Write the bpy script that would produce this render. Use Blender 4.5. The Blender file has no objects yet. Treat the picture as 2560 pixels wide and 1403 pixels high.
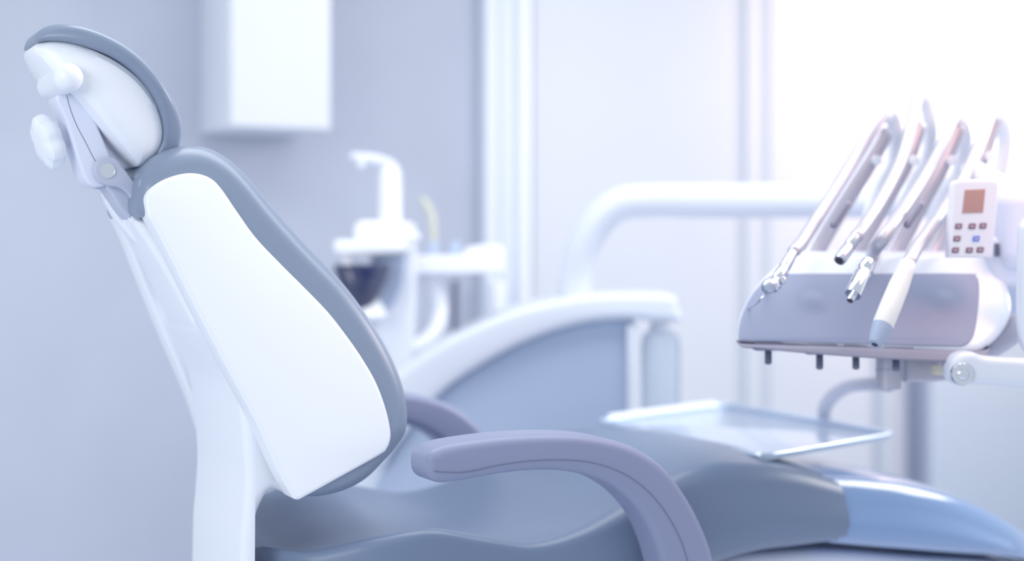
import bpy, bmesh, math, random
import numpy as np
from mathutils import Vector as V, Matrix
from mathutils.geometry import tessellate_polygon
random.seed(3)
sc = bpy.context.scene
COL = sc.collection
F = 2560*50/36.0
HZ = 600.0           # horizon row
H = 1.30             # eye height
TH = math.radians(28)
f = V((math.cos(TH), math.sin(TH), 0)); l = V((-math.sin(TH), math.cos(TH), 0)); UP = V((0,0,1))
O = V((-0.022, 2.441, 0))     # chair axis origin
EYE = V((0,0,H))

# ------------------------------------------------------------------ measuring helpers
def ray(px, py): return V(((px-1280)/F, 1, -(py-HZ)/F))
def hit(px, py, n, d):
    r = ray(px, py); return EYE + r*((d-n.dot(EYE))/n.dot(r))
def at(px, py, Y): return EYE + ray(px, py)*Y
def cplane(px, py, a, b=0.0, z0=0.0):          # chair plane w = a + b*(z-z0) -> (u, z)
    n = l - UP*b
    p = hit(px, py, n, l.dot(O)+a-b*z0)
    return ((p-O).dot(f), p.z)
def CP(u, z, w): return O + f*u + l*w + UP*z   # chair coordinates -> place
def cpt(px, py, w):
    u, z = cplane(px, py, w); return CP(u, z, w)

# ------------------------------------------------------------------ materials
def srgb(c):
    return tuple(((x/255)/12.92 if x/255 <= .04045 else ((x/255+.055)/1.055)**2.4) for x in c)
def mat(name, rgb, rough=.4, metal=0, coat=0, var=0.0, vscale=6, bump=0, bscale=200, trans=0, ior=1.45, alpha=1, emit=0, sheen=0, spec=.5):
    m = bpy.data.materials.new(name); m.use_nodes = True
    nt = m.node_tree; b = nt.nodes['Principled BSDF']
    c = srgb(rgb)
    b.inputs['Base Color'].default_value = (*c, 1)
    b.inputs['Roughness'].default_value = rough; b.inputs['Metallic'].default_value = metal
    b.inputs['Coat Weight'].default_value = coat; b.inputs['Coat Roughness'].default_value = .15
    b.inputs['Transmission Weight'].default_value = trans; b.inputs['IOR'].default_value = ior
    b.inputs['Alpha'].default_value = alpha; b.inputs['Specular IOR Level'].default_value = spec
    b.inputs['Sheen Weight'].default_value = sheen
    if emit:
        b.inputs['Emission Color'].default_value = (*c, 1); b.inputs['Emission Strength'].default_value = emit
    tc = nt.nodes.new('ShaderNodeTexCoord')
    if var:
        n = nt.nodes.new('ShaderNodeTexNoise'); n.inputs['Scale'].default_value = vscale
        n.inputs['Detail'].default_value = 5
        nt.links.new(tc.outputs['Object'], n.inputs['Vector'])
        r = nt.nodes.new('ShaderNodeValToRGB')
        r.color_ramp.elements[0].position = .3; r.color_ramp.elements[1].position = .7
        r.color_ramp.elements[0].color = (*[x*(1-var) for x in c], 1)
        r.color_ramp.elements[1].color = (*[min(1, x*(1+var)) for x in c], 1)
        nt.links.new(n.outputs['Fac'], r.inputs['Fac']); nt.links.new(r.outputs['Color'], b.inputs['Base Color'])
    if bump:
        n = nt.nodes.new('ShaderNodeTexNoise'); n.inputs['Scale'].default_value = bscale
        nt.links.new(tc.outputs['Object'], n.inputs['Vector'])
        bp = nt.nodes.new('ShaderNodeBump'); bp.inputs['Strength'].default_value = bump; bp.inputs['Distance'].default_value = .001
        nt.links.new(n.outputs['Fac'], bp.inputs['Height']); nt.links.new(bp.outputs['Normal'], b.inputs['Normal'])
    return m
M = dict(
  white = mat('white_plastic', (240,243,250), .32, bump=.04, bscale=900),
  white2 = mat('white_enamel', (222,227,238), .25, coat=.3),
  vinyl = mat('grey_blue_vinyl', (126,140,163), .30, bump=.06, bscale=700, spec=.55),
  seatv = mat('seat_vinyl', (108,124,151), .36, bump=.06, bscale=700),
  arm = mat('lavender_plastic', (134,141,172), .42, bump=.05, bscale=900),
  seam = mat('seam_grey', (106,111,140), .6),  # grey-lilac colour of the joint lines
  bracket = mat('grey_cast_metal', (186,192,212), .45, bump=.35, bscale=1400),
  lilac = mat('pale_lilac_plastic', (222,226,242), .3),
  chrome = mat('chrome', (225,228,236), .12, metal=1),
  steel = mat('brushed_steel', (190,196,212), .3, metal=.85, bump=.05),
  silver = mat('silver_plastic', (186,185,198), .35, metal=.3),
  legblue = mat('glossy_blue_plastic', (122,152,196), .16, coat=.6),
  panel = mat('grey_lilac_panel', (136,144,172), .45, bump=.05),
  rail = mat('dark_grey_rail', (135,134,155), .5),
  peg = mat('dark_peg', (92,98,122), .45),
  dark = mat('near_black', (52,50,58), .4),
  keypad = mat('keypad_face', (238,234,243), .4),
  screen = mat('brown_rose_screen', (186,140,134), .3),
  key = mat('brown_key', (122,92,106), .4),
  bluekey = mat('blue_key', (92,134,226), .4),
  icon = mat('key_icon', (205,170,190), .4),
  cream = mat('cream_plastic', (232,230,228), .38),
  tipgrey = mat('tip_grey', (158,170,196), .35),
  beige = mat('beige_filter', (214,208,190), .5),
  tray = mat('tray_metal', (205,218,236), .14, metal=.55),
  sidep = mat('pale_blue_panel', (172,188,214), .5, var=.03, vscale=3),
  bowl = mat('dark_navy_glass', (38,46,84), .08, coat=.8),
  bottle = mat('clear_bottle', (226,236,246), .12, trans=.75, ior=1.3),
  yellow = mat('yellow_tube', (204,205,188), .4),
  cupg = mat('cup_blue', (184,200,226), .35),
  wallL = mat('plaster_grey', (176,182,198), .9, var=.05, vscale=2.2, bump=.2, bscale=60),
  wallR = mat('panel_white', (218,221,230), .55, var=.012, vscale=1.5),
  groove = mat('groove_grey', (204,211,222), .7),
  trimw = mat('trim_white', (226,232,244), .4),
  trimb = mat('trim_bright', (244,247,253), .3),
  cab = mat('cabinet_white', (222,226,234), .35),
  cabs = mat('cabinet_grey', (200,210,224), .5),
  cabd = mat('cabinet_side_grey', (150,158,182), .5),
  floor = mat('pale_vinyl_floor', (205,212,226), .3, var=.03, vscale=8),
)

# ------------------------------------------------------------------ object helpers
def finish(me, ang=35):
    bm = bmesh.new(); bm.from_mesh(me)
    bmesh.ops.remove_doubles(bm, verts=bm.verts, dist=1e-6)
    bmesh.ops.recalc_face_normals(bm, faces=bm.faces)
    a = math.radians(ang)
    for e in bm.edges:
        e.smooth = not (len(e.link_faces) == 2 and e.calc_face_angle(0) > a)
    for fc in bm.faces: fc.smooth = True
    bm.to_mesh(me); bm.free()
def root_loc(parent):
    p = V((0,0,0)); o = parent
    while o is not None: p += o.location; o = o.parent
    return p
def mk(name, verts, faces, m, parent=None, ang=35, loc=None):
    base = root_loc(parent) if parent else (loc or V((0,0,0)))
    me = bpy.data.meshes.new(name)
    me.from_pydata([tuple(V(v)-base) for v in verts], [], faces)
    finish(me, ang)
    me.materials.append(M[m] if isinstance(m, str) else m)
    o = bpy.data.objects.new(name, me); COL.objects.link(o)
    if parent: o.parent = parent
    elif loc is not None: o.location = loc
    return o
def thing(name, label, cat, loc, group=None):
    o = bpy.data.objects.new(name, None); COL.objects.link(o); o.location = loc
    o.empty_display_size = .05
    o['label'] = label; o['category'] = cat
    if group: o['group'] = group
    return o
def tag(o, label, cat, group=None):
    o['label'] = label; o['category'] = cat
    if group: o['group'] = group
    return o
def struct(o): o['kind'] = 'structure'; return o

def cr(p0, p1, p2, p3, t):
    return [0.5*((2*b)+(-a+c)*t+(2*a-5*b+4*c-d)*t*t+(-a+3*b-3*c+d)*t**3) for a, b, c, d in zip(p0, p1, p2, p3)]
def smooth_open(pts, n=6):
    out = []
    P = [list(p) for p in pts]
    P = [[2*a-b for a, b in zip(P[0], P[1])]] + P + [[2*a-b for a, b in zip(P[-1], P[-2])]]
    for i in range(1, len(P)-2):
        for k in range(n): out.append(cr(P[i-1], P[i], P[i+1], P[i+2], k/n))
    out.append(P[-2]); return out
def smooth_loop(pts, n=6):        # 2D; a point with a third value 1 is a corner
    corners = [i for i, p in enumerate(pts) if len(p) > 2 and p[2]]
    Q = [list(p[:2]) for p in pts]; N = len(Q)
    if not corners:
        out = []
        for i in range(N):
            for k in range(n): out.append(cr(Q[i-1], Q[i], Q[(i+1) % N], Q[(i+2) % N], k/n))
        return out
    out = []
    for j, c in enumerate(corners):
        e = corners[(j+1) % len(corners)]
        seg = [Q[c]]; i = c
        while True:
            i = (i+1) % N; seg.append(Q[i])
            if i == e: break
        s = [seg[0], seg[1]] if len(seg) == 2 else smooth_open(seg, n)
        out += s[:-1]
    return out
def area2(p): return sum(p[i][0]*p[(i+1) % len(p)][1]-p[(i+1) % len(p)][0]*p[i][1] for i in range(len(p)))/2
def inset(p, d):
    """outline moved inwards by d; points with no room left slide to the chord between their valid neighbours"""
    if d <= 1e-9: return list(p)
    P = np.array([q[:2] for q in p], float); N = len(P)
    s = 1 if area2(p) > 0 else -1
    E = np.roll(P, -1, 0)-P; L = np.linalg.norm(E, axis=1); L[L < 1e-12] = 1e-12
    n2 = np.stack([-E[:,1], E[:,0]], 1)/L[:,None]*s; n1 = np.roll(n2, 1, 0)
    n = n1+n2; ln = np.linalg.norm(n, axis=1); ln[ln < 1e-6] = 1; n = n/ln[:,None]
    k = 1/np.maximum(.35, (n*n1).sum(1))
    Q = P+n*(d*k)[:,None]
    D = Q[:,None,:]-P[None]; t = np.clip((D*E[None]).sum(2)/(L**2)[None], 0, 1)
    dist = np.linalg.norm(D-t[:,:,None]*E[None], axis=2).min(1)
    x, y = Q[:,0][:,None], Q[:,1][:,None]; X, Y = P[:,0][None], P[:,1][None]; X2, Y2 = np.roll(P[:,0], -1)[None], np.roll(P[:,1], -1)[None]
    dy = np.where(np.abs(Y2-Y) < 1e-15, 1e-15, Y2-Y)
    cr_ = ((Y > y) != (Y2 > y)) & (x < (X2-X)*(y-Y)/dy+X)
    ok = (dist > d*.97) & (cr_.sum(1) % 2 == 1)
    if not ok.any(): c = P.mean(0); return [tuple(c+(q-c)*.9) for q in P]
    idx = np.nonzero(ok)[0]
    out = Q.copy()
    for i in range(N):
        if ok[i]: continue
        j = np.searchsorted(idx, i); b = idx[j % len(idx)]; a = idx[j-1]
        m = (b-a) % N or N; f_ = ((i-a) % N)/m
        out[i] = Q[a]*(1-f_)+Q[b]*f_
    return [tuple(q) for q in out]
def rprism(name, pts, PM, wn, wf, r, m, parent=None, n=6, k=5, loc=None, rn=None, ang=35):
    """closed 2D outline -> solid between wn and wf, both rims rounded by r.  PM(a,b,w) -> place"""
    p = smooth_loop(pts, n)
    wrap = lambda q: (lambda a, b: q) if not callable(q) else (q if q.__code__.co_argcount == 2 else (lambda a, b: q(b)))
    wn_, wf_ = wrap(wn), wrap(wf)
    rings = []
    for j in range(k+1):
        t = math.pi/2*j/k
        q = inset(p, r*(1-math.sin(t))); rings.append([PM(a, b, wn_(a, b)+r*(1-math.cos(t))) for a, b in q])
    rf = []
    for j in range(k+1):
        t = math.pi/2*j/k
        q = inset(p, r*(1-math.sin(t))); rf.append([PM(a, b, wf_(a, b)-r*(1-math.cos(t))) for a, b in q])
    rings += rf[::-1]
    N = len(p); verts = [v for rg in rings for v in rg]; faces = []
    for j in range(len(rings)-1):
        for i in range(N):
            faces.append((j*N+i, j*N+(i+1) % N, (j+1)*N+(i+1) % N, (j+1)*N+i))
    for base, q in ((0, inset(p, r)), ((len(rings)-1)*N, inset(p, r))):
        for t in tessellate_polygon([[V((a, b, 0)) for a, b in q]]):
            faces.append(tuple(base+i for i in t))
    return mk(name, verts, faces, m, parent, ang, loc)
def frames(P):
    T = []
    for i in range(len(P)):
        t = P[min(i+1, len(P)-1)]-P[max(i-1, 0)]; T.append(t.normalized())
    a = V((0,0,1)) if abs(T[0].z) < .9 else V((0,1,0))
    n = (a-T[0]*a.dot(T[0])).normalized(); fr = []
    for i, t in enumerate(T):
        n = (n-t*n.dot(t)).normalized(); fr.append((t, n, t.cross(n)))
    return fr
def tube(name, pts, r, m, parent=None, sides=20, n=8, flat=(1,1), round_ends=True, loc=None, raw=False):
    """r: a number or one per point"""
    rr = r if isinstance(r, (list, tuple)) else [r]*len(pts)
    S = [list(p)+[q] for p, q in zip(pts, rr)]
    S = S if raw else smooth_open(S, n)
    P = [V(s[:3]) for s in S]; R = [s[3] for s in S]
    if round_ends:
        fr = frames(P)
        for end in (0, 1):
            t = fr[0][0]*-1 if end == 0 else fr[-1][0]
            b = P[0] if end == 0 else P[-1]; q = R[0] if end == 0 else R[-1]
            ex = [(b+t*q*math.sin(a), max(q*math.cos(a), q*.04)) for a in [math.radians(x) for x in (30, 55, 75, 88)]]
            if end == 0:
                P = [e[0] for e in ex[::-1]]+P; R = [e[1] for e in ex[::-1]]+R
            else:
                P = P+[e[0] for e in ex]; R = R+[e[1] for e in ex]
    fr = frames(P); verts = []; faces = []
    for (t, a, b), p, q in zip(fr, P, R):
        for i in range(sides):
            th = 2*math.pi*i/sides
            verts.append(p+a*math.cos(th)*q*flat[0]+b*math.sin(th)*q*flat[1])
    for j in range(len(P)-1):
        for i in range(sides):
            faces.append((j*sides+i, j*sides+(i+1) % sides, (j+1)*sides+(i+1) % sides, (j+1)*sides+i))
    faces.append(tuple(range(sides))); faces.append(tuple((len(P)-1)*sides+i for i in range(sides)))
    return mk(name, verts, faces, m, parent, 40, loc)
def lathe(name, p0, axis, prof, m, parent=None, sides=28, loc=None, lobes=0, depth=0, ang=35):
    """prof: (distance along axis, radius)"""
    ax = V(axis).normalized(); a = V((0,0,1)) if abs(ax.z) < .9 else V((1,0,0))
    n = (a-ax*a.dot(ax)).normalized(); b = ax.cross(n); verts = []; faces = []
    for (t, r) in prof:
        for i in range(sides):
            th = 2*math.pi*i/sides
            k = 1-depth*(0.5-0.5*math.cos(lobes*th))**2 if lobes else 1
            verts.append(V(p0)+ax*t+(n*math.cos(th)+b*math.sin(th))*max(r, 1e-4)*k)
    for j in range(len(prof)-1):
        for i in range(sides):
            faces.append((j*sides+i, j*sides+(i+1) % sides, (j+1)*sides+(i+1) % sides, (j+1)*sides+i))
    faces.append(tuple(range(sides))); faces.append(tuple((len(prof)-1)*sides+i for i in range(sides)))
    return mk(name, verts, faces, m, parent, ang, loc)
def rbox(name, c, s, m, parent=None, axes=None, r=.004, loc=None, seg=3):
    """rounded box: centre c, full sizes s along axes"""
    ax = axes or (V((1,0,0)), V((0,1,0)), V((0,0,1)))
    bm = bmesh.new(); bmesh.ops.create_cube(bm, size=1)
    for v in bm.verts: v.co = V((v.co.x*s[0], v.co.y*s[1], v.co.z*s[2]))
    bmesh.ops.bevel(bm, geom=list(bm.edges), offset=min(r, min(s)*.45), segments=seg, affect='EDGES', profile=.5)
    verts = [V(c)+ax[0]*v.co.x+ax[1]*v.co.y+ax[2]*v.co.z for v in bm.verts]
    bm.verts.index_update(); faces = [tuple(v.index for v in fc.verts) for fc in bm.faces]; bm.free()
    return mk(name, verts, faces, m, parent, 50, loc)
ROOM = (f, l, UP)

# ================================================================== THE ROOM
WP = V((0, 4.6, 0))
def wall_s(px, off=0.0):        # distance along the wall plane for a picture column
    n = l; d = l.dot(WP)-off
    return (hit(px, 600, n, d)-WP).dot(f)
def wall_z(px, py, off=0.0): return hit(px, py, l, l.dot(WP)-off).z
def slab(name, x0, x1, z0, z1, off, th, m, r=.004, parent=None):
    """board on the back wall: columns x0..x1, its face `off` in front of the wall, `th` thick"""
    s0, s1 = wall_s(x0, off), wall_s(x1, off)
    c = WP+f*((s0+s1)/2)-l*(off-th/2)+UP*((z0+z1)/2)
    return rbox(name, c, (s1-s0, th, z1-z0), m, parent, ROOM, r)
CEIL = 2.75
struct(rbox('wall_back', WP+l*.075+UP*(CEIL/2)+f*.3, (7.0, .15, CEIL), 'wallL', axes=ROOM, r=.002))
struct(rbox('floor', V((0,2.2,-.05))+f*.3, (7.0, 7.4, .1), 'floor', axes=ROOM, r=.002))
TR = CEIL-.001
struct(slab('trim_1', 1216, 1250, .001, TR, .05, .05, 'trimw', .01))
struct(slab('trim_2', 1252, 1300, .001, TR, .035, .035, 'trimw', .006))
struct(slab('trim_3', 1304, 1330, .001, TR, .07, .07, 'trimb', .01))
struct(slab('wall_panel_left', 1333, 1842, .001, TR, .03, .03, 'wallR', .003))
struct(slab('trim_4', 1842, 1868, .001, TR, .012, .012, 'groove', .001))
struct(slab('wall_panel_middle', 1868, 1902, .001, TR, .03, .03, 'wallR', .003))
struct(slab('trim_5', 1902, 1924, .001, TR, .018, .018, 'groove', .001))
struct(slab('wall_panel_right', 1924, 3000, .001, TR, .03, .03, 'wallR', .003))

# wall cabinet upper left
wc = thing('wall_cabinet', 'white cabinet hung high on the grey wall, cut by the top edge', 'cabinet', WP+f*wall_s(650)-l*.16+UP*1.62)
zc0 = wall_z(700, 322, .30); 
x0s, x1s = wall_s(575, .30), wall_s(829, .30)
cx = (x0s+x1s)/2; cw = x1s-x0s
rbox('carcass', WP+f*cx-l*.141+UP*((zc0+2.55)/2), (cw, .278, 2.55-zc0), 'cab', wc, ROOM, .004)
rbox('door', WP+f*cx-l*.292+UP*((zc0+2.55)/2), (cw-.006, .018, 2.55-zc0-.006), 'cab', wc, ROOM, .004)

# low grey cabinet at the far right
lc = thing('base_cabinet', 'pale grey floor cabinet with dark side, behind the leg rest at right', 'cabinet', WP+f*3.0-l*.3)
sL = wall_s(2318, .12)
rbox('carcass', WP+f*(sL+.60)-l*.075+UP*.55, (1.2, .085, 1.09), 'cabs', lc, ROOM, .004)
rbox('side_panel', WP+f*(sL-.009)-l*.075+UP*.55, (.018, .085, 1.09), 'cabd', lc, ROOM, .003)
rbox('door', WP+f*(sL+.60)-l*.127+UP*.58, (1.19, .018, 1.0), 'cabs', lc, ROOM, .004)
rbox('worktop', WP+f*(sL+.60)-l*.085+UP*1.108, (1.24, .11, .025), 'white2', lc, ROOM, .004)

# narrow grey duct standing against the panels
dc = slab('pipe_duct', 2206, 2232, .001, 1.12, .07, .035, 'groove', .004)
tag(dc, 'thin pale grey vertical duct on the wall, behind the tray', 'duct')

# ================================================================== THE DENTAL CHAIR
ch = thing('dental_chair', 'reclined dental chair with grey-blue cushions, white back shell and lavender armrests', 'dental chair', V((O.x, O.y, 0)))
# --- backrest
ZB, TB = H-.37, .225
def wB(z, off=0.0): return -.215 + TB*(min(max(z, ZB-.05), H+.15)-ZB) + off
def chit(px, py, wf):           # point on the curved surface w = wf(z)
    w = wf(-.7, H+.2)
    for _ in range(8):
        u, z = cplane(px, py, w); w = wf(u, z)
    return (u, z)
def cB(px, py, off=0.0): return cplane(px, py, -.215+off, TB, ZB)
def outl(pts, fn): return [tuple(fn(p[0], p[1]))+tuple(p[2:]) for p in pts]
cush = [(362,543,1),(350,520),(352,480),(354,455),(364,428),(392,392),(435,370),(490,362),(540,371),(592,402),(640,450),(700,523),(780,612),(860,695),(922,775),(970,850),(1005,920),(1026,985),(1033,1040),(1028,1085),(1005,1122),(975,1158),(930,1203),(880,1231),(820,1247),(768,1249,1),(790,1190),(860,1120),(890,1050),(850,930),(770,800),(650,680),(560,570),(500,505),(450,500),(415,520),(395,543,1)]
rprism('backrest_cushion', outl(cush, cB), CP, lambda z: wB(z), lambda z: -wB(z), .030, 'vinyl', ch, n=7, k=8)
pan = [(372,541,1),(367,515),(366,494),(375,475),(400,455),(432,441),(470,433),(505,436),(535,450),(560,478),(590,522),(640,592),(700,656),(760,716),(820,778),(865,835),(905,892),(940,952),(963,1010),(976,1060),(979,1095),(970,1122),(950,1140),(850,1196),(770,1240),(745,1251),(728,1236),(690,1165),(640,1055),(560,905),(500,790),(450,690),(405,600)]
for s_ in (1, -1):
    near, inner = (lambda z: wB(z, -.006)), (lambda z: wB(z, .045))
    a_, b_ = (near, inner) if s_ == 1 else ((lambda z: -wB(z, .045)), (lambda z: -wB(z, -.006)))
    rprism('side_panel', outl(pan, lambda x, y: cB(x, y, -.006)), CP, a_, b_, .006, 'white', ch, n=7, k=4)
soft = lambda z: -.125+.16*(z-ZB)
shell = [(289,546,1),(376,541,1),(430,600),(520,760),(600,880),(680,1020),(745,1180),(725,1180),(670,1110),(600,985),(540,905),(482,855),(440,812),(385,705),(328,605)]
rprism('backrest_shell', outl(shell, lambda x, y: cplane(x, y, .035)), CP, lambda z: soft(z), lambda z: -soft(z), .016, 'white', ch, n=6, k=7)
rprism('shell_lip', outl([(263,490),(268,486),(286,505),(305,533),(328,556),(400,640),(395,660),(306,567)], lambda x, y: cplane(x, y, .0)), CP, .0, .03, .0025, 'white', ch, n=5)
# support column behind the backrest
stem = [(545,735,1),(520,780),(522,825),(545,872),(590,960),(606,1050),(613,1130),(617,1200),(612,1290),(604,1430),(600,2000,1),(700,2000,1),(626,1430),(634,1340),(650,1275),(682,1226),(736,1240),(735,1190),(690,1080),(640,960),(600,840),(590,735,1)]
rprism('backrest_support', outl(stem, lambda x, y: cplane(x, y, -.150)), CP, -.150, .125, .014, 'white', ch, n=6, k=5)
# --- headrest
hs = [(88,130),(93,108),(118,98),(170,101),(230,120),(290,149),(345,190),(385,240),(408,290),(416,335),(408,375),(386,403),(352,416),(334,404),(270,325),(205,245),(140,190)]
E1, E2 = V(cplane(92, 105, -.06)), V(cplane(408, 400, -.06)); EM = (E1+E2)/2; ED = (E2-E1)/2
def HW(h):
    def g_(a, b):
        t = ((a-EM.x)*ED.x+(b-EM.y)*ED.y)/ED.length_squared
        return -h*math.sqrt(max(.2, 1-(.80*t)**2))
    return g_
def neg(fn):
    def g_(a, b): return -fn(a, b)
    return g_
h1, h2 = HW(.094), HW(.106)
rprism('headrest_shell', outl(hs, lambda x, y: chit(x, y, lambda a, b: h1(a, b)+.012)), CP, h1, neg(h1), .022, 'white', ch, n=6, k=3, ang=28)
hc = [(93,104),(92,88),(104,72),(130,62),(170,60),(215,68),(265,86),(320,116),(370,158),(410,208),(440,262),(455,315),(452,355),(438,388),(412,408),(388,412),(392,385),(408,350),(409,310),(396,262),(366,210),(325,168),(275,136),(215,114),(165,103),(120,101)]
rprism('headrest_cushion', outl(hc, lambda x, y: chit(x, y, lambda a, b: h2(a, b)+.008)), CP, h2, neg(h2), .0115, 'vinyl', ch, n=6, k=6)
# --- headrest bracket
armb = [(140,243),(170,232),(203,234),(222,268),(242,309),(262,355),(280,398),(286,430),(270,460),(240,468),(215,452),(200,415),(185,366),(163,297)]
hb = rprism('headrest_arm', outl(armb, lambda x, y: cplane(x, y, -.045)), CP, -.045, .020, .005, 'lilac', ch, n=6)
tube('seam', [cpt(x, y, -.0452) for x, y in ((167,240),(175,270),(190,310),(215,358),(232,392),(243,410))], .00045, 'seam', hb, sides=6)
u, z = cplane(150, 205, -.03)
tube('pivot_axle', [CP(u, z, -.095), CP(u, z, -.03), CP(u, z, .04)], .0205, 'white', ch, sides=32)
ku = [(236,428),(243,402),(268,391),(292,399),(306,416),(323,438),(346,470),(350,500),(353,538),(341,538),(336,512),(322,487),(300,470),(270,464),(246,452)]
for s in (-1, 1):
    a, b = (-.060, -.046) if s < 0 else (.046, .060)
    kn = rprism('knuckle', outl(ku, lambda x, y: cplane(x, y, -.060)), CP, a, b, .003, 'bracket', ch, n=6)
    uu, zz = cplane(269, 427, -.06)
    lathe('pin', CP(uu, zz, s*.0585), l*s, [(0,.0112),(.003,.0112),(.003,.0100),(.0025,.0098),(.0025,0)], 'chrome', kn)
neck = [(266,462),(305,458),(345,470),(356,500),(366,548,1),(322,549,1),(300,524),(280,490)]
rprism('neck_block', outl(neck, lambda x, y: cplane(x, y, -.045)), CP, -.046, .012, .006, 'bracket', ch, n=6)
rprism('neck_post', outl([(327,515,1),(352,512,1),(352,556,1),(332,556,1)], lambda x, y: cplane(x, y, -.052)), CP, -.055, -.02, .002, 'lilac', ch)
kd = (-f*.92-UP*.32-l*.12).normalized()
kc = cpt(121, 354, -.01)
kb = lathe('adjust_knob', kc-kd*.011, kd, [(-.002,.001),(-.002,.032),(.001,.037),(.006,.0405),(.013,.0415),(.020,.039),(.0245,.032),(.026,.020),(.0265,.001)], 'white', ch, sides=120, lobes=6, depth=.12)
lathe('knob_neck', kc-kd*.045, kd, [(0,.018),(.026,.0165),(.034,.017)], 'lilac', kb)

# --- seat and leg cushion : lofted across the chair
ridge = [(745,1412),(785,1400),(830,1384),(950,1334),(1080,1306),(1200,1324),(1330,1342),(1450,1314),(1560,1262),(1660,1206),(1780,1172),(1900,1172),(2010,1188),(2112,1214)]
R2 = [cplane(x, y, -.25) for x, y in ridge]
def loft_seat(name, R, hw, bottom, dip, m, side_r=.03, sub=6, endcap=0.0):
    S = smooth_open([(u, z, h, b, d) for (u, z), h, b, d in zip(R, hw, bottom, dip)], sub)
    rings = []
    edge = [1-.12*(k/8)**1.6 for k in range(9)]
    QS = [-x for x in edge]+[-.88+1.76*k/22 for k in range(1, 22)]+edge[::-1]
    for u, z, h, b, d in S:
        ring = []
        # top from near to far
        for q in QS:
            w = q*h
            e = 1-abs(q)
            zz = z - d*(1-abs(q)**3) 
            if e < .12: zz -= side_r*(1-math.sqrt(max(0, 1-(1-e/.12)**2)))
            ring.append(CP(u, zz, w))
        th = z-b
        for q, k in ((1.035,.30),(1.04,.55),(1.02,.8),(.97,.95),(.9,1.0),(.5,1.0),(0,1.0),(-.5,1.0),(-.9,1.0),(-.97,.95),(-1.02,.8),(-1.04,.55),(-1.035,.30)):
            ring.append(CP(u, z-side_r*.8-(th-side_r*.8)*k, q*h))
        rings.append(ring)
    N = len(rings[0]); verts = [v for r in rings for v in r]; faces = []
    for j in range(len(rings)-1):
        for i in range(N): faces.append((j*N+i, j*N+(i+1) % N, (j+1)*N+(i+1) % N, (j+1)*N+i))
    faces.append(tuple(range(N))); faces.append(tuple((len(rings)-1)*N+i for i in range(N)))
    return mk(name, verts, faces, m, ch, 75)
hw = [.10,.165,.20,.245,.258,.262,.264,.264,.264,.262,.26,.258,.255,.252]
zb = cplane(2000, 1371, -.25)[1]
bt = [H-.60,H-.60,H-.60,H-.60,H-.60,H-.60,H-.60,H-.60,H-.60,zb-.06,zb-.015,zb,zb,zb]
dp = [.015,.02,.03,.036,.04,.036,.03,.022,.008,-.012,-.022,-.025,-.025,-.022]
seat = loft_seat('seat_cushion', R2, hw, bt, dp, 'seatv')
R3p = [(2085,1202),(2112,1206),(2200,1212),(2300,1224),(2420,1256),(2520,1296),(2600,1335),(2700,1385)]
R3 = [cplane(x, y, -.25) for x, y in R3p]
b3 = [cplane(x, y, -.25)[1] for x, y in ((2085,1364),(2112,1366),(2200,1374),(2300,1382),(2420,1392),(2520,1400),(2600,1412),(2700,1430))]
loft_seat('foot_section', R3, [.246,.247,.246,.243,.236,.224,.205,.16], b3, [-.02]*8, 'legblue', side_r=.045)
# white underframe
uf = [(1790,1450),(1830,1400),(1950,1384),(2110,1381),(2300,1396),(2560,1415),(2640,1450),(2300,1500),(1900,1500)]
rprism('underframe', outl(uf, lambda x, y: cplane(x, y, -.20)), CP, -.20, .20, .02, 'lilac', ch)
bs = O+f*.10
rprism('pedestal', [(-.16,.06),(.30,.06),(.26,.20),(.22,.66),(-.10,.66),(-.12,.20)], lambda a, b, w: CP(a, b, w), -.15, .15, .03, 'white', ch)
rbox('base_plate', CP(.15,.03,0), (.95,.52,.06), 'white2', ch, ROOM, .02)
# --- armrests
ar = [(1072,1165),(1077,1138),(1105,1120),(1150,1108),(1250,1094),(1350,1087),(1450,1088),(1530,1100),(1600,1125),(1662,1168),(1712,1228),(1752,1298),(1782,1372),(1800,1450),(1808,1500,1),(1690,1500,1),(1672,1450),(1652,1375),(1622,1307),(1580,1252),(1530,1214),(1470,1190),(1400,1179),(1330,1179),(1250,1188),(1170,1202),(1120,1210),(1090,1206),(1075,1190)]
A2 = outl(ar, lambda x, y: cplane(x, y, -.365))
sm = [cplane(x, y, -.3655) for x, y in ((1085,1179),(1120,1181),(1170,1180),(1250,1163),(1320,1153),(1400,1150),(1480,1157),(1550,1180),(1610,1219),(1660,1275),(1700,1345),(1725,1420))]
for s in (1, -1):
    a, b = (-.365, -.292) if s == 1 else (.292, .365)
    am = rprism('armrest', A2, CP, a, b, .015, 'arm', ch, n=6, k=6)
    tube('seam', [CP(u, z, -.3655*s) for u, z in sm], .0006, 'seam', am, sides=6)
    rbox('bracket', CP(.22, .64, -.245*s), (.16,.12,.07), 'arm', ch, ROOM, .01)

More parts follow.
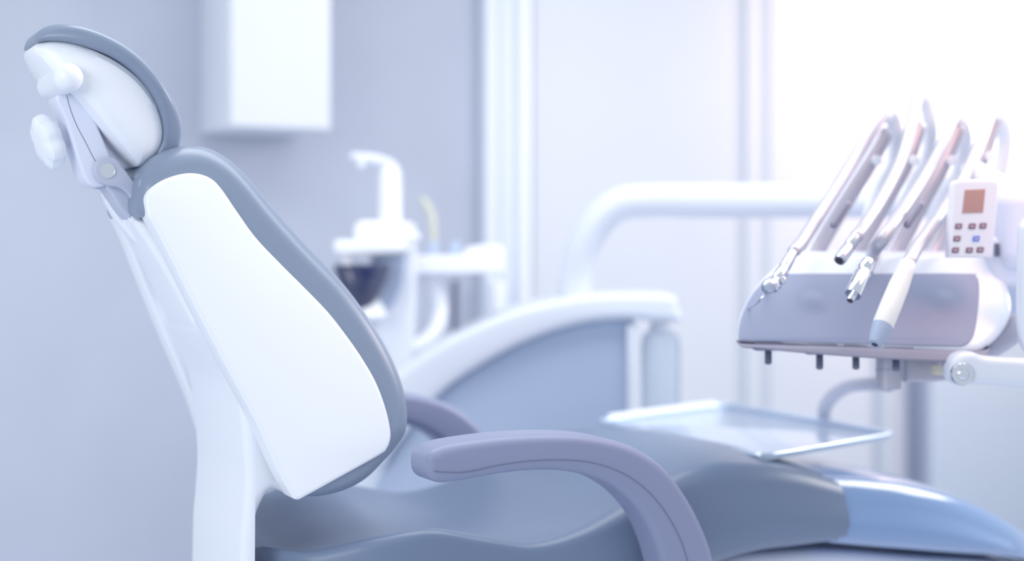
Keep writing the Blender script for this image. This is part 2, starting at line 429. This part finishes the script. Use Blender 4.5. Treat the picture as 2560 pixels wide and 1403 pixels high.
# ================================================================== THE DELIVERY UNIT
DY, DK = 2.275, .8
zb0 = H-.183
nD = (V((0,1,0))-UP*DK); dD = DY-DK*zb0
def dpl(px, py, off=0.0):
    p = hit(px, py, nD, dD+off); return (p.x, p.z)
def DP(x, z, w): return V((x+.30*w, DY+DK*(z-zb0)+w, z))
du = thing('instrument_unit', 'white dental instrument unit with grey sloping front and keypad, above the leg rest', 'instrument unit', V((.62,2.384,0)))
ho = [(1843,852),(1846,800),(1866,750),(1900,704),(1945,660),(1976,634),(2000,630),(2200,630),(2420,631),(2470,645),(2507,682),(2525,738),(2528,785),(2505,832),(2468,868),(2430,882),(2300,878),(2000,864),(1860,858)]
rprism('housing', outl(ho, dpl), DP, 0, .26, .013, 'white2', du, n=6, k=5)
fp = [(1848,848),(1852,800),(1874,748),(1905,708),(1935,687),(1965,684),(2200,684),(2420,684),(2440,690),(2449,708),(2448,760),(2440,820),(2430,850),(2412,864),(2380,866),(2200,862),(1990,855),(1865,853)]
fpo = rprism('front_panel', outl(fp, lambda x, y: dpl(x, y, -.003)), DP, -.003, .02, .0025, 'panel', du, n=6, k=3)
for (x, y) in ((2035,752),(2365,752)):
    a, b = dpl(x, y, -.003)
    lathe('finger_dimple', DP(a, b, -.003), V((0,-1,DK)), [(.0002+.0024*(0.5+0.5*math.cos(math.pi*t)), .027*t) for t in [k/14 for k in range(15)]], 'panel', fpo, sides=40, ang=60)
ra = [(1842,851),(1860,860),(2000,864),(2200,870),(2440,878),(2472,868),(2465,900),(2440,907),(2380,905),(2200,897),(2000,882),(1900,872),(1856,868)]
rprism('bottom_rail', outl(ra, dpl), DP, -.007, .22, .004, 'rail', du, n=5)
for (x, y0, y1) in ((1915,868,911),(2045,878,924),(2137,878,924),(2238,885,928)):
    a, b = DP(*dpl(x, y0), .03), DP(*dpl(x, y1), .03)
    rbox('socket_block', a+UP*.002, (.050,.04,.018), 'rail', du, r=.003)
    tube('hose_peg', [a, (a+b)/2, b], .0058, 'peg', du, sides=16, round_ends=False)
# mount under the housing
rprism('mount_box', outl([(2262,880,1),(2400,880,1),(2398,940),(2340,955),(2262,956,1)], lambda x, y: tuple((lambda p: (p.x, p.z))(at(x, y, 2.384)))), lambda a, b, w: V((a, 2.384+w, b)), 0, .08, .006, 'silver', du)
cpo = at(2228, 930, 2.348)
lathe('swivel_post', V((cpo.x, 2.366, at(0,972,2.366).z)), UP, [(0,.019),(.001,.0205),(.030,.0205),(.0305,.0215),(.033,.0215),(.0335,.0205),(.075,.0205)], 'silver', du)
lathe('filter_cup', V((at(2357,0,2.321).x, 2.321, at(0,936,2.321).z)), UP, [(0,.017),(.002,.0195),(.016,.0195)], 'beige', du)
lathe('filter_cap', V((at(2357,0,2.321).x, 2.321, at(0,936,2.321).z+.0162)), UP, [(0,.019),(.012,.0185),(.016,.015),(.0185,.019),(.03,.02)], 'silver', du)
# strut at the right of the housing
tube('strut', [at(2440,885,2.384), at(2510,845,2.366), at(2600,770,2.366)], .020, 'silver', du)
# keypad
def kp(px, py): p = at(px, py, 2.302); return (p.x, p.z)
KP = lambda a, b, w: V((a, 2.302+w, b))
ky = rprism('keypad', outl([(2384,470),(2390,454),(2402,450),(2440,449),(2484,449),(2495,456),(2497,470),(2490,550),(2481,645,1),(2374,645,1),(2378,560)], kp), KP, 0, .028, .004, 'keypad', du)
rprism('display', outl([(2412,475,1),(2463,473,1),(2457,532,1),(2405,534,1)], kp), KP, -.0012, .004, .0005, 'screen', ky)
for (x, y, c) in ((2396,566,0),(2430,566,0),(2457,565,0),(2392,597,0),(2440,597,1),(2388,626,0),(2423,626,0),(2450,625,0)):
    w_, h_ = (8, 6.5)
    bt_ = rprism('button', outl([(x-w_+1,y-h_),(x,y-h_-.5),(x+w_+1,y-h_),(x+w_+.5,y),(x+w_-1,y+h_),(x,y+h_+.5),(x-w_-1,y+h_),(x-w_-.5,y)], kp), KP, -.0016, .004, .0006, 'bluekey' if c else 'key', ky, n=3, k=3)
    bt_['label'] = 'blue square button' if c else 'brown square button'
    q = at(x, y, 2.302)
    rbox('icon', V((q.x, 2.3000, q.z)), (.0055,.0008,.0032), 'icon', bt_, r=.0006)
# joint behind keypad and its white arm, grip at the right edge
tube('joint_drum', [at(2530,508,2.384)+V((0,0,0)), at(2530,560,2.384), at(2528,640,2.384)], .030, 'lilac', du, sides=32)
tube('upper_arm', [at(2432,432,2.457), at(2500,470,2.439), at(2580,518,2.421), at(2700,585,2.402)], .022, 'white', du, sides=24)
for x in (2492, 2520):
    rbox('vent_slot', at(x, 625, 2.366), (.008,.004,.022), 'peg', du, r=.001)
rbox('side_block', at(2520, 655, 2.393), (.07,.05,.09), 'lilac', du, r=.015)
rprism('grip_frame', outl([(2540,600),(2546,560),(2570,540),(2640,535),(2680,560),(2690,700),(2680,850),(2650,885),(2575,887),(2548,865),(2538,800)], kp), lambda a, b, w: V((a, 2.275+w, b)), 0, .03, .01, 'white2', du)
rprism('grip_pad', outl([(2556,690),(2575,675),(2660,675),(2672,700),(2668,840),(2640,862),(2580,862),(2556,840)], kp), lambda a, b, w: V((a, 2.495+w, b)), 0, .03, .003, 'cupg', du)
# whip arms (sloping hose rests) and hoses returning over them
whips = [[(2022,655),(2050,605),(2110,505),(2170,410),(2212,340)], [(2122,655),(2150,605),(2205,510),(2262,410),(2296,320)],
         [(2222,655),(2250,605),(2302,505),(2355,410),(2392,325)], [(2322,655),(2350,605),(2400,500),(2450,400),(2488,292)]]
for wlist in whips:
    pts = [at(x, y, 2.493+i*.015) for i, (x, y) in enumerate(wlist)]
    w_ = tube('hose_rest', pts, [.019,.019,.018,.017,.015], 'silver', du, sides=20, flat=(1,.8))
    e = pts[3]
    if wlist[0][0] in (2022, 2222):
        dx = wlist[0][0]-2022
        tube('clip', [at(2118+dx*.92, 512, 2.34), at(2100+dx*.92, 538, 2.335), at(2084+dx*.92, 562, 2.33)], .0062, 'rail', w_, sides=12)  # added dark tube standing in for the notch shadow on the hose rest
    lathe('roller', e+V((.012,-.022,.005)), V((0,1,0)), [(0,.002),(0,.0075),(.003,.009),(.01,.009),(.013,.0075),(.013,.002)], 'white', w_, sides=20)

# ---------- the four instruments, each with its hose
def segs(tippx, Y0=2.248, dY=.0): return [at(x, y, Y0+dY*i) for i, (x, y) in enumerate(tippx)]
def hose(parent, pts, over):
    p = [at(x, y, Y) for x, y, Y in pts]
    tube('hose', p, .0108, 'silver', parent, sides=16)
    tube('hose_loop', [at(x, y, Y) for x, y, Y in over], .013, 'white', parent, sides=18)
def axisp(a, b, prof, name, m, parent, sides=28):
    L = (b-a).length
    return lathe(name, a, (b-a), [(t*L, r) for t, r in prof], m, parent, sides)
# 1 syringe
a = at(1930, 722, 2.220); b = at(1985, 628, 2.275)
s1 = thing('air_water_syringe', 'chrome air and water syringe with thin bent needle, leftmost instrument on the unit', 'dental instrument', a, 'instruments on the unit')
axisp(a, b, [(0,.004),(.02,.0095),(.12,.011),(.2,.009),(.24,.0105),(.45,.0105),(.5,.009),(.55,.0095),(1,.0085)], 'body', 'chrome', s1)
lathe('valve_button', a+V((.012,-.012,.012)), V((.3,-1,.3)), [(0,.006),(.006,.006),(.009,.0045),(.010,.001)], 'chrome', s1)
lathe('valve_head', at(1922,715,2.220), V((-.5,-.6,-.3)), [(-.014,.001),(-.012,.009),(-.004,.012),(.006,.011),(.012,.007),(.014,.001)], 'steel', s1)
tube('needle', [at(1922,718,2.435), at(1912,735,2.211), at(1890,760,2.211), at(1860,778,2.435)], [.0028,.0022,.0016,.0013], 'steel', s1, sides=10)
hose(s1, [(1985,628,2.275),(2015,590,2.311),(2075,495,2.384),(2135,400,2.457),(2178,325,2.502),(2205,290,2.530)], [(2206,288,2.539),(2228,292,2.566),(2240,340,2.603),(2232,400,2.621),(2205,450,2.621),(2180,520,2.621),(2150,640,2.603)])
# 2 short handpiece connector
a = at(2098, 652, 2.239); b = at(2142, 590, 2.275)
s2 = thing('turbine_connector', 'short silver handpiece end with dark socket, second instrument from the left', 'dental instrument', a, 'instruments on the unit')
axisp(a, b, [(0,.006),(0,.0090),(.08,.0100),(.45,.0102),(.5,.0088),(.58,.0088),(.62,.0100),(1,.0095)], 'body', 'steel', s2)
axisp(a-(b-a)*.02, b, [(0,.0015),(0,.0068),(.03,.0068)], 'socket', 'dark', s2)
hose(s2, [(2142,590,2.275),(2165,560,2.311),(2215,478,2.384),(2255,395,2.448),(2278,310,2.493),(2292,240,2.530)], [(2294,236,2.539),(2312,248,2.566),(2326,320,2.603),(2318,390,2.621),(2290,450,2.621),(2255,530,2.621),(2215,640,2.603)])
# 3 chrome micromotor
a = at(2125, 752, 2.202); b = at(2172, 655, 2.248)
s3 = thing('micromotor', 'thick chrome micromotor with ringed open end, third instrument from the left', 'dental instrument', a, 'instruments on the unit')
L3 = b-a
axisp(a, b, [(0,.0035),(0,.0058),(.17,.0062),(.17,.003)], 'nozzle', 'chrome', s3)
axisp(a-L3*.01, b, [(0,.001),(0,.0038),(.02,.0038)], 'socket', 'dark', s3)
axisp(a+L3*.15, b, [(0,.004),(0,.0125),(.06,.0132),(.62,.0134),(.66,.0115),(.72,.0115),(.76,.0128),(1,.0105)], 'body', 'chrome', s3)
hose(s3, [(2176,648,2.475),(2200,606,2.284),(2265,515,2.366),(2320,430,2.439),(2358,360,2.484),(2384,296,2.530)], [(2388,292,2.539),(2404,310,2.566),(2412,360,2.603),(2396,430,2.621),(2360,480,2.621),(2330,560,2.621),(2300,640,2.603)])
# 4 white scaler pen
a = at(2187, 862, 2.166); b = at(2272, 655, 2.239)
s4 = thing('scaler_handpiece', 'cream pen-shaped handpiece with blunt grey tip, fourth instrument from the left', 'dental instrument', a, 'instruments on the unit')
L4 = b-a
axisp(a, a+L4*.22, [(0,.0040),(0,.0085),(.05,.0105),(.5,.0142),(1,.0162)], 'tip', 'tipgrey', s4)
axisp(a-L4*.003, a+L4*.22, [(0,.001),(0,.0048),(.03,.0048)], 'socket', 'dark', s4)
axisp(a+L4*.222, b, [(0,.012),(0,.0155),(.02,.0163),(.3,.0165),(.62,.0158),(.82,.0138),(.97,.0128),(1,.010)], 'body', 'cream', s4)
hose(s4, [(2272,655,2.239),(2295,615,2.275),(2350,540,2.348),(2405,455,2.421),(2445,370,2.475),(2474,288,2.530)], [(2480,284,2.539),(2502,300,2.566),(2512,350,2.603),(2500,430,2.621),(2470,500,2.621),(2430,600,2.621),(2410,640,2.603)])

# white jointed arm with chrome pivot, lower right
sa = thing('pivot_arm', 'white jointed arm with round chrome bolt, entering from the right edge', 'support arm', at(2405,935,2.248))
def ap(px, py): p = at(px, py, 2.230); return (p.x, p.z)
rprism('arm_body', outl([(2376,932),(2382,905),(2402,886),(2432,881),(2470,892),(2560,898),(2700,912),(2760,925),(2760,985),(2700,984),(2560,970),(2450,962),(2400,964),(2382,952)], ap), lambda a, b, w: V((a, 2.230+w, b)), 0, .05, .012, 'white2', sa, k=6)
pb = at(2406, 935, 2.230)
lathe('pivot_bolt', V((at(2406,935,2.23).x, 2.232, at(2406,935,2.23).z)), V((-.1,-1,0)), [(0,.0185),(.003,.0185),(.006,.0165),(.0065,.010),(.0045,.0095),(.0045,.008),(.008,.0075),(.009,.006),(.0092,.001)], 'chrome', sa)

# ---------- tray with its curved arm
ZT = H-.375
def tz(px, py): r = ray(px, py); return EYE+r*((ZT-H)/r.z)
tc_ = [tz(1490,1056), tz(1905,1146), tz(2240,1088), tz(1812,1014)]
ctr = sum(tc_, V((0,0,0)))/4
it = thing('instrument_tray', 'shiny pale steel tray held flat above the leg rest', 'tray', V((ctr.x, ctr.y, ZT)))
def roundq(c, r, k=5):
    out = []
    for i in range(4):
        p, a, b = c[i], c[i-1], c[(i+1) % 4]
        da, db = (a-p).normalized()*r, (b-p).normalized()*r
        for j in range(k+1):
            t = j/k; out.append((p+da)*(1-t)**2+p*2*t*(1-t)+(p+db)*t*t)
    return out
rq = roundq(tc_, .03)
rprism('tray_plate', [(p.x, p.y) for p in rq], lambda a, b, w: V((a, b, ZT+w)), -.006, .0, .0015, 'tray', it, n=1, k=2)
rr_ = [p+UP*.003 for p in rq]; rr_.append(rr_[0].copy())
tube('tray_rim', rr_, .0045, 'tray', it, sides=10, raw=True, round_ends=False)
rbox('tray_handle', tz(1660,1033)+UP*.008, ((tc_[3]-tc_[0]).length*.82,.014,.010), 'white', it, axes=((tc_[3]-tc_[0]).normalized(), UP.cross((tc_[3]-tc_[0]).normalized()), UP), r=.005)
tube('tray_arm', [at(2225,962,2.60), at(2170,960,2.66), at(2120,966,2.75), at(2082,990,2.84), at(2062,1020,2.91), V((tz(2060,1052).x, tz(2060,1052).y, ZT+.004))], [.013,.013,.0135,.014,.014,.013], 'silver', it, sides=20)

# ================================================================== ASSISTANT SIDE, BACKGROUND
def YP(Y): return (lambda px, py: (at(px, py, Y).x, at(px, py, Y).z)), (lambda a, b, w: V((a, Y+w, b)))
un = thing('dental_unit', 'pale dental unit body with arched white cover and bent boom pipe, behind the chair', 'dental unit', V((.1,3.45,0)))
g, G = YP(3.25)
cov = [(960,960),(1000,925),(1060,885),(1130,845),(1210,806),(1300,772),(1400,748),(1490,736),(1600,733),(1668,735),(1692,746),(1700,775),(1704,803),(1650,806),(1560,800),(1450,812),(1330,850),(1220,905),(1120,970),(1050,1040),(990,1120),(940,1180),(900,1100)]
rprism('arched_cover', outl(cov, g), G, 0, .30, .02, 'white2', un, n=5)
rprism('side_panel', outl([(950,1190),(1050,1035),(1120,968),(1220,902),(1330,846),(1450,808),(1560,797),(1592,812),(1585,900),(1574,1040),(1568,1320,1),(900,1320,1)], g), lambda a, b, w: V((a, 3.29+w, b)), 0, .24, .01, 'sidep', un, n=5)
g2, G2 = YP(3.28)
rprism('edge_strip', outl([(1566,812,1),(1592,812,1),(1588,900),(1582,1060),(1580,1200,1),(1560,1200,1),(1568,1000)], g2), lambda a, b, w: V((a, 3.265+w, b)), 0, .02, .004, 'white2', un)
rprism('pedestal', [(at(900,0,3.3).x, .0, 1),(at(1590,0,3.3).x, .0, 1),(at(1590,0,3.3).x, .64, 1),(at(900,0,3.3).x, .64, 1)], lambda a, b, w: V((a, 3.30+w, b)), 0, .22, .01, 'sidep', un)
tube('boom_pipe', [at(1436,770,3.38), at(1440,700,3.38), at(1455,625,3.37), at(1492,556,3.36), at(1545,512,3.35), at(1620,502,3.34), at(1750,502,3.32), at(1900,502,3.30), at(2100,502,3.28), at(2330,502,3.26)], .040, 'white2', un, sides=32)
tube('boom_link', [at(2330,502,3.26), at(2420,505,3.15), at(2480,540,2.95), at(2520,600,2.72)], .030, 'white2', un, sides=24)
# bottle hanging under the cover
bt0 = at(1652, 1042, 3.33)
wb = thing('water_bottle', 'clear plastic water bottle hung below the end of the arched cover', 'bottle', bt0)
zt = at(0, 806, 3.33).z
hB = zt-bt0.z
lathe('bottle_body', bt0, UP, [(0,.001),(0,.040),(.005,.046),(hB-.055,.047),(hB-.030,.042),(hB-.016,.026),(hB-.012,.022),(hB-.006,.022)], 'bottle', wb, sides=36)
lathe('bottle_cap', bt0+UP*(hB-.0165), UP, [(0,.025),(.016,.025),(.0165,.001)], 'white', wb)

# cuspidor
cu = thing('cuspidor', 'white rinsing basin stand with dark bowl and tall spout, behind the backrest', 'cuspidor', at(960,1000,3.5)*1.0)
cu.location = V((at(960,0,3.5).x, 3.5, 0))
g, G = YP(3.5)
rprism('column', outl([(905,600,1),(1030,596,1),(1036,640),(1036,760),(1030,900),(1030,1100),(1030,1400,1),(860,1400,1),(870,1100),(900,900),(950,790),(975,700),(960,655)], g), G, 0, .16, .012, 'white2', cu)
rprism('column_inset', outl([(925,640,1),(1012,640,1),(1008,700),(985,760),(955,768,1)], g), lambda a, b, w: V((a, 3.492+w, b)), 0, .02, .004, 'sidep', cu)
rprism('head_block', outl([(897,557),(960,553),(1022,556),(1030,570),(1030,600),(1000,610),(900,606)], g), lambda a, b, w: V((a, 3.45+w, b)), 0, .20, .012, 'white', cu)
tube('side_button', [at(1030,590,3.52), at(1037,592,3.52)], .013, 'white', cu)
rprism('filler_plate', outl([(848,604),(880,600),(1005,606),(1010,630),(900,640),(852,634)], g), lambda a, b, w: V((a, 3.40+w, b)), 0, .18, .01, 'white', cu)
tube('cup_filler', [at(868,625,3.42), at(868,650,3.42), at(868,676,3.42)], .013, 'white', cu)
bc = V((at(905,0,3.42).x, 3.42, at(0,664,3.42).z))
lathe('bowl', bc, -UP, [(0,.060),(-.003,.066),(0,.070),(.012,.069),(.04,.060),(.075,.043),(.100,.024),(.108,.018),(.130,.018)], 'bowl', cu, sides=40)
lathe('drain_cup', V((at(915,0,3.42).x, 3.44, at(0,800,3.42).z)), UP, [(0,.04),(.01,.05),(.04,.035),(.05,.02)], 'white', cu)
tube('spout_stem', [at(975,565,3.52), at(974,500,3.52), at(973,440,3.52)], [.028,.027,.025], 'white', cu, flat=(1,1))
tube('spout_head', [at(992,560,3.55), at(992,470,3.55), at(988,430,3.54), at(968,410,3.53), at(930,398,3.51), at(885,392,3.49)], [.012,.013,.014,.015,.014,.011], 'lilac', cu)
tube('nozzle', [at(902,398,3.495), at(902,412,3.495)], .009, 'white', cu)

# assistant console with holders
ac = thing('assistant_console', 'narrow white shelf-like console reaching right from the basin stand', 'console', V((at(1150,0,3.6).x, 3.6, 0)))
g, G = YP(3.58)
rprism('shelf', outl([(1030,640,1),(1240,638),(1256,645),(1256,676),(1240,683),(1030,685,1)], g), G, 0, .12, .006, 'white', ac)
rprism('raised_end', outl([(1160,628),(1180,616),(1235,612),(1252,618),(1257,645),(1240,652),(1160,650)], g), lambda a, b, w: V((a, 3.59+w, b)), 0, .10, .006, 'white', ac)
for x in (1083, 1138):
    tube('holder', [at(x,640,3.62), at(x,622,3.62), at(x,604,3.62)], .012, 'cupg', ac, round_ends=False)
tube('console_hose', [at(1075,690,3.64), at(1092,730,3.64), at(1100,775,3.64), at(1088,825,3.62), at(1060,855,3.60), at(1025,875,3.58)], .019, 'white', ac)
st = tube('suction_tip', [at(1084,612,3.62), at(1083,575,3.62), at(1080,540,3.62), at(1068,515,3.62), at(1056,498,3.62)], [.009,.009,.009,.009,.008], 'yellow')
tag(st, 'pale yellow bent suction tip standing in the white console', 'suction tip')
dk = tube('drain_pipe', [at(1137,700,4.2), at(1137,800,4.2), at(1137,1100,4.2), V((at(1137,0,4.2).x, 4.2, .0))], .011, 'peg', round_ends=False)
tag(dk, 'dark vertical pipe below the white console, near the wall', 'pipe')
sk = slab('wall_socket', 1236, 1262, wall_z(1249, 792), wall_z(1249, 702), .09, .04, 'trimb', .004)
tag(sk, 'small white wall socket box beside the door trim', 'socket')

# ================================================================== LIGHT
w = bpy.data.worlds.new('World'); sc.world = w; w.use_nodes = True
bg = w.node_tree.nodes['Background']; bg.inputs[0].default_value = (.80,.885,1,1); bg.inputs[1].default_value = .72
def area(name, loc, tgt, size, power, col=(1,1,1)):
    d = bpy.data.lights.new(name, 'AREA'); d.energy = power; d.color = col; d.shape = 'RECTANGLE'; d.size, d.size_y = size
    o = bpy.data.objects.new(name, d); COL.objects.link(o); o.location = loc
    o.rotation_euler = (V(tgt)-V(loc)).to_track_quat('-Z', 'Y').to_euler(); return o
def spot(name, loc, tgt, power, ang, blend, col, rad=.1):
    d = bpy.data.lights.new(name, 'SPOT'); d.energy = power; d.color = col; d.spot_size = math.radians(ang); d.spot_blend = blend; d.shadow_soft_size = rad
    o = bpy.data.objects.new(name, d); COL.objects.link(o); o.location = loc
    o.rotation_euler = (V(tgt)-V(loc)).to_track_quat('-Z', 'Y').to_euler(); return o
area('overhead_fill', (.4, 2.5, 2.70), (.4, 2.5, 0), (2.6, .8), 32, (.95,.97,1))  # added overhead area light for long soft highlights; no known fixture
area('left_fill', (-1.9, -.3, 2.1), (-.4, 2.1, 1.1), (1.6, 1.4), 33, (.93,.96,1))  # added fill from left and front whitening the chair; no window there
area('right_key', (2.6, 3.2, 2.3), (.2, 2.4, 1.1), (1.0, 1.2), 40, (1,.97,.96))  # key light from the upper right; stands for no actual window
hp = hit(2480, 90, l, l.dot(WP)-.03)
spot('wall_glow', hp-l*1.3+V((.1,0,.35)), hp, 190, 96, 1.0, (1,.66,.55), .15)  # added spot washing the wall warm to imitate lens glow; no lamp there
spot('wall_glow_core', hp-l*1.3+V((.15,0,.35)), hp+V((.1,0,0)), 170, 52, 1.0, (1,.95,.92), .15)  # second added spot that burns out the middle of the wall glow
area('low_fill', (-1.5, 2.6, .5), (-1.5, 4.0, .75), (.9, .5), 4, (.95,.97,1))
d = bpy.data.lights.new('warm_tint', 'POINT'); d.energy = 5; d.color = (1,.50,.38); d.shadow_soft_size = .12  # added unseen point light giving the instrument hoses a pink tint
o = bpy.data.objects.new('warm_tint', d); COL.objects.link(o); o.location = (.98, 2.15, 1.72)

# ================================================================== CAMERA
cd = bpy.data.cameras.new('camera'); cam = bpy.data.objects.new('camera', cd); COL.objects.link(cam)
cam.location = EYE; cam.rotation_euler = (math.pi/2, 0, 0)
cd.lens = 50; cd.sensor_width = 36; cd.shift_y = -(701.5-HZ)/2560
cd.clip_start = .05
cd.dof.use_dof = True; cd.dof.focus_distance = 2.03; cd.dof.aperture_fstop = 1.35
sc.camera = cam
sc.view_settings.view_transform = 'Standard'; sc.view_settings.look = 'None'
sc.view_settings.exposure = .08
sc.view_settings.gamma = 1.08
sc.cycles.use_denoising = True
sc.cycles.max_bounces = 8
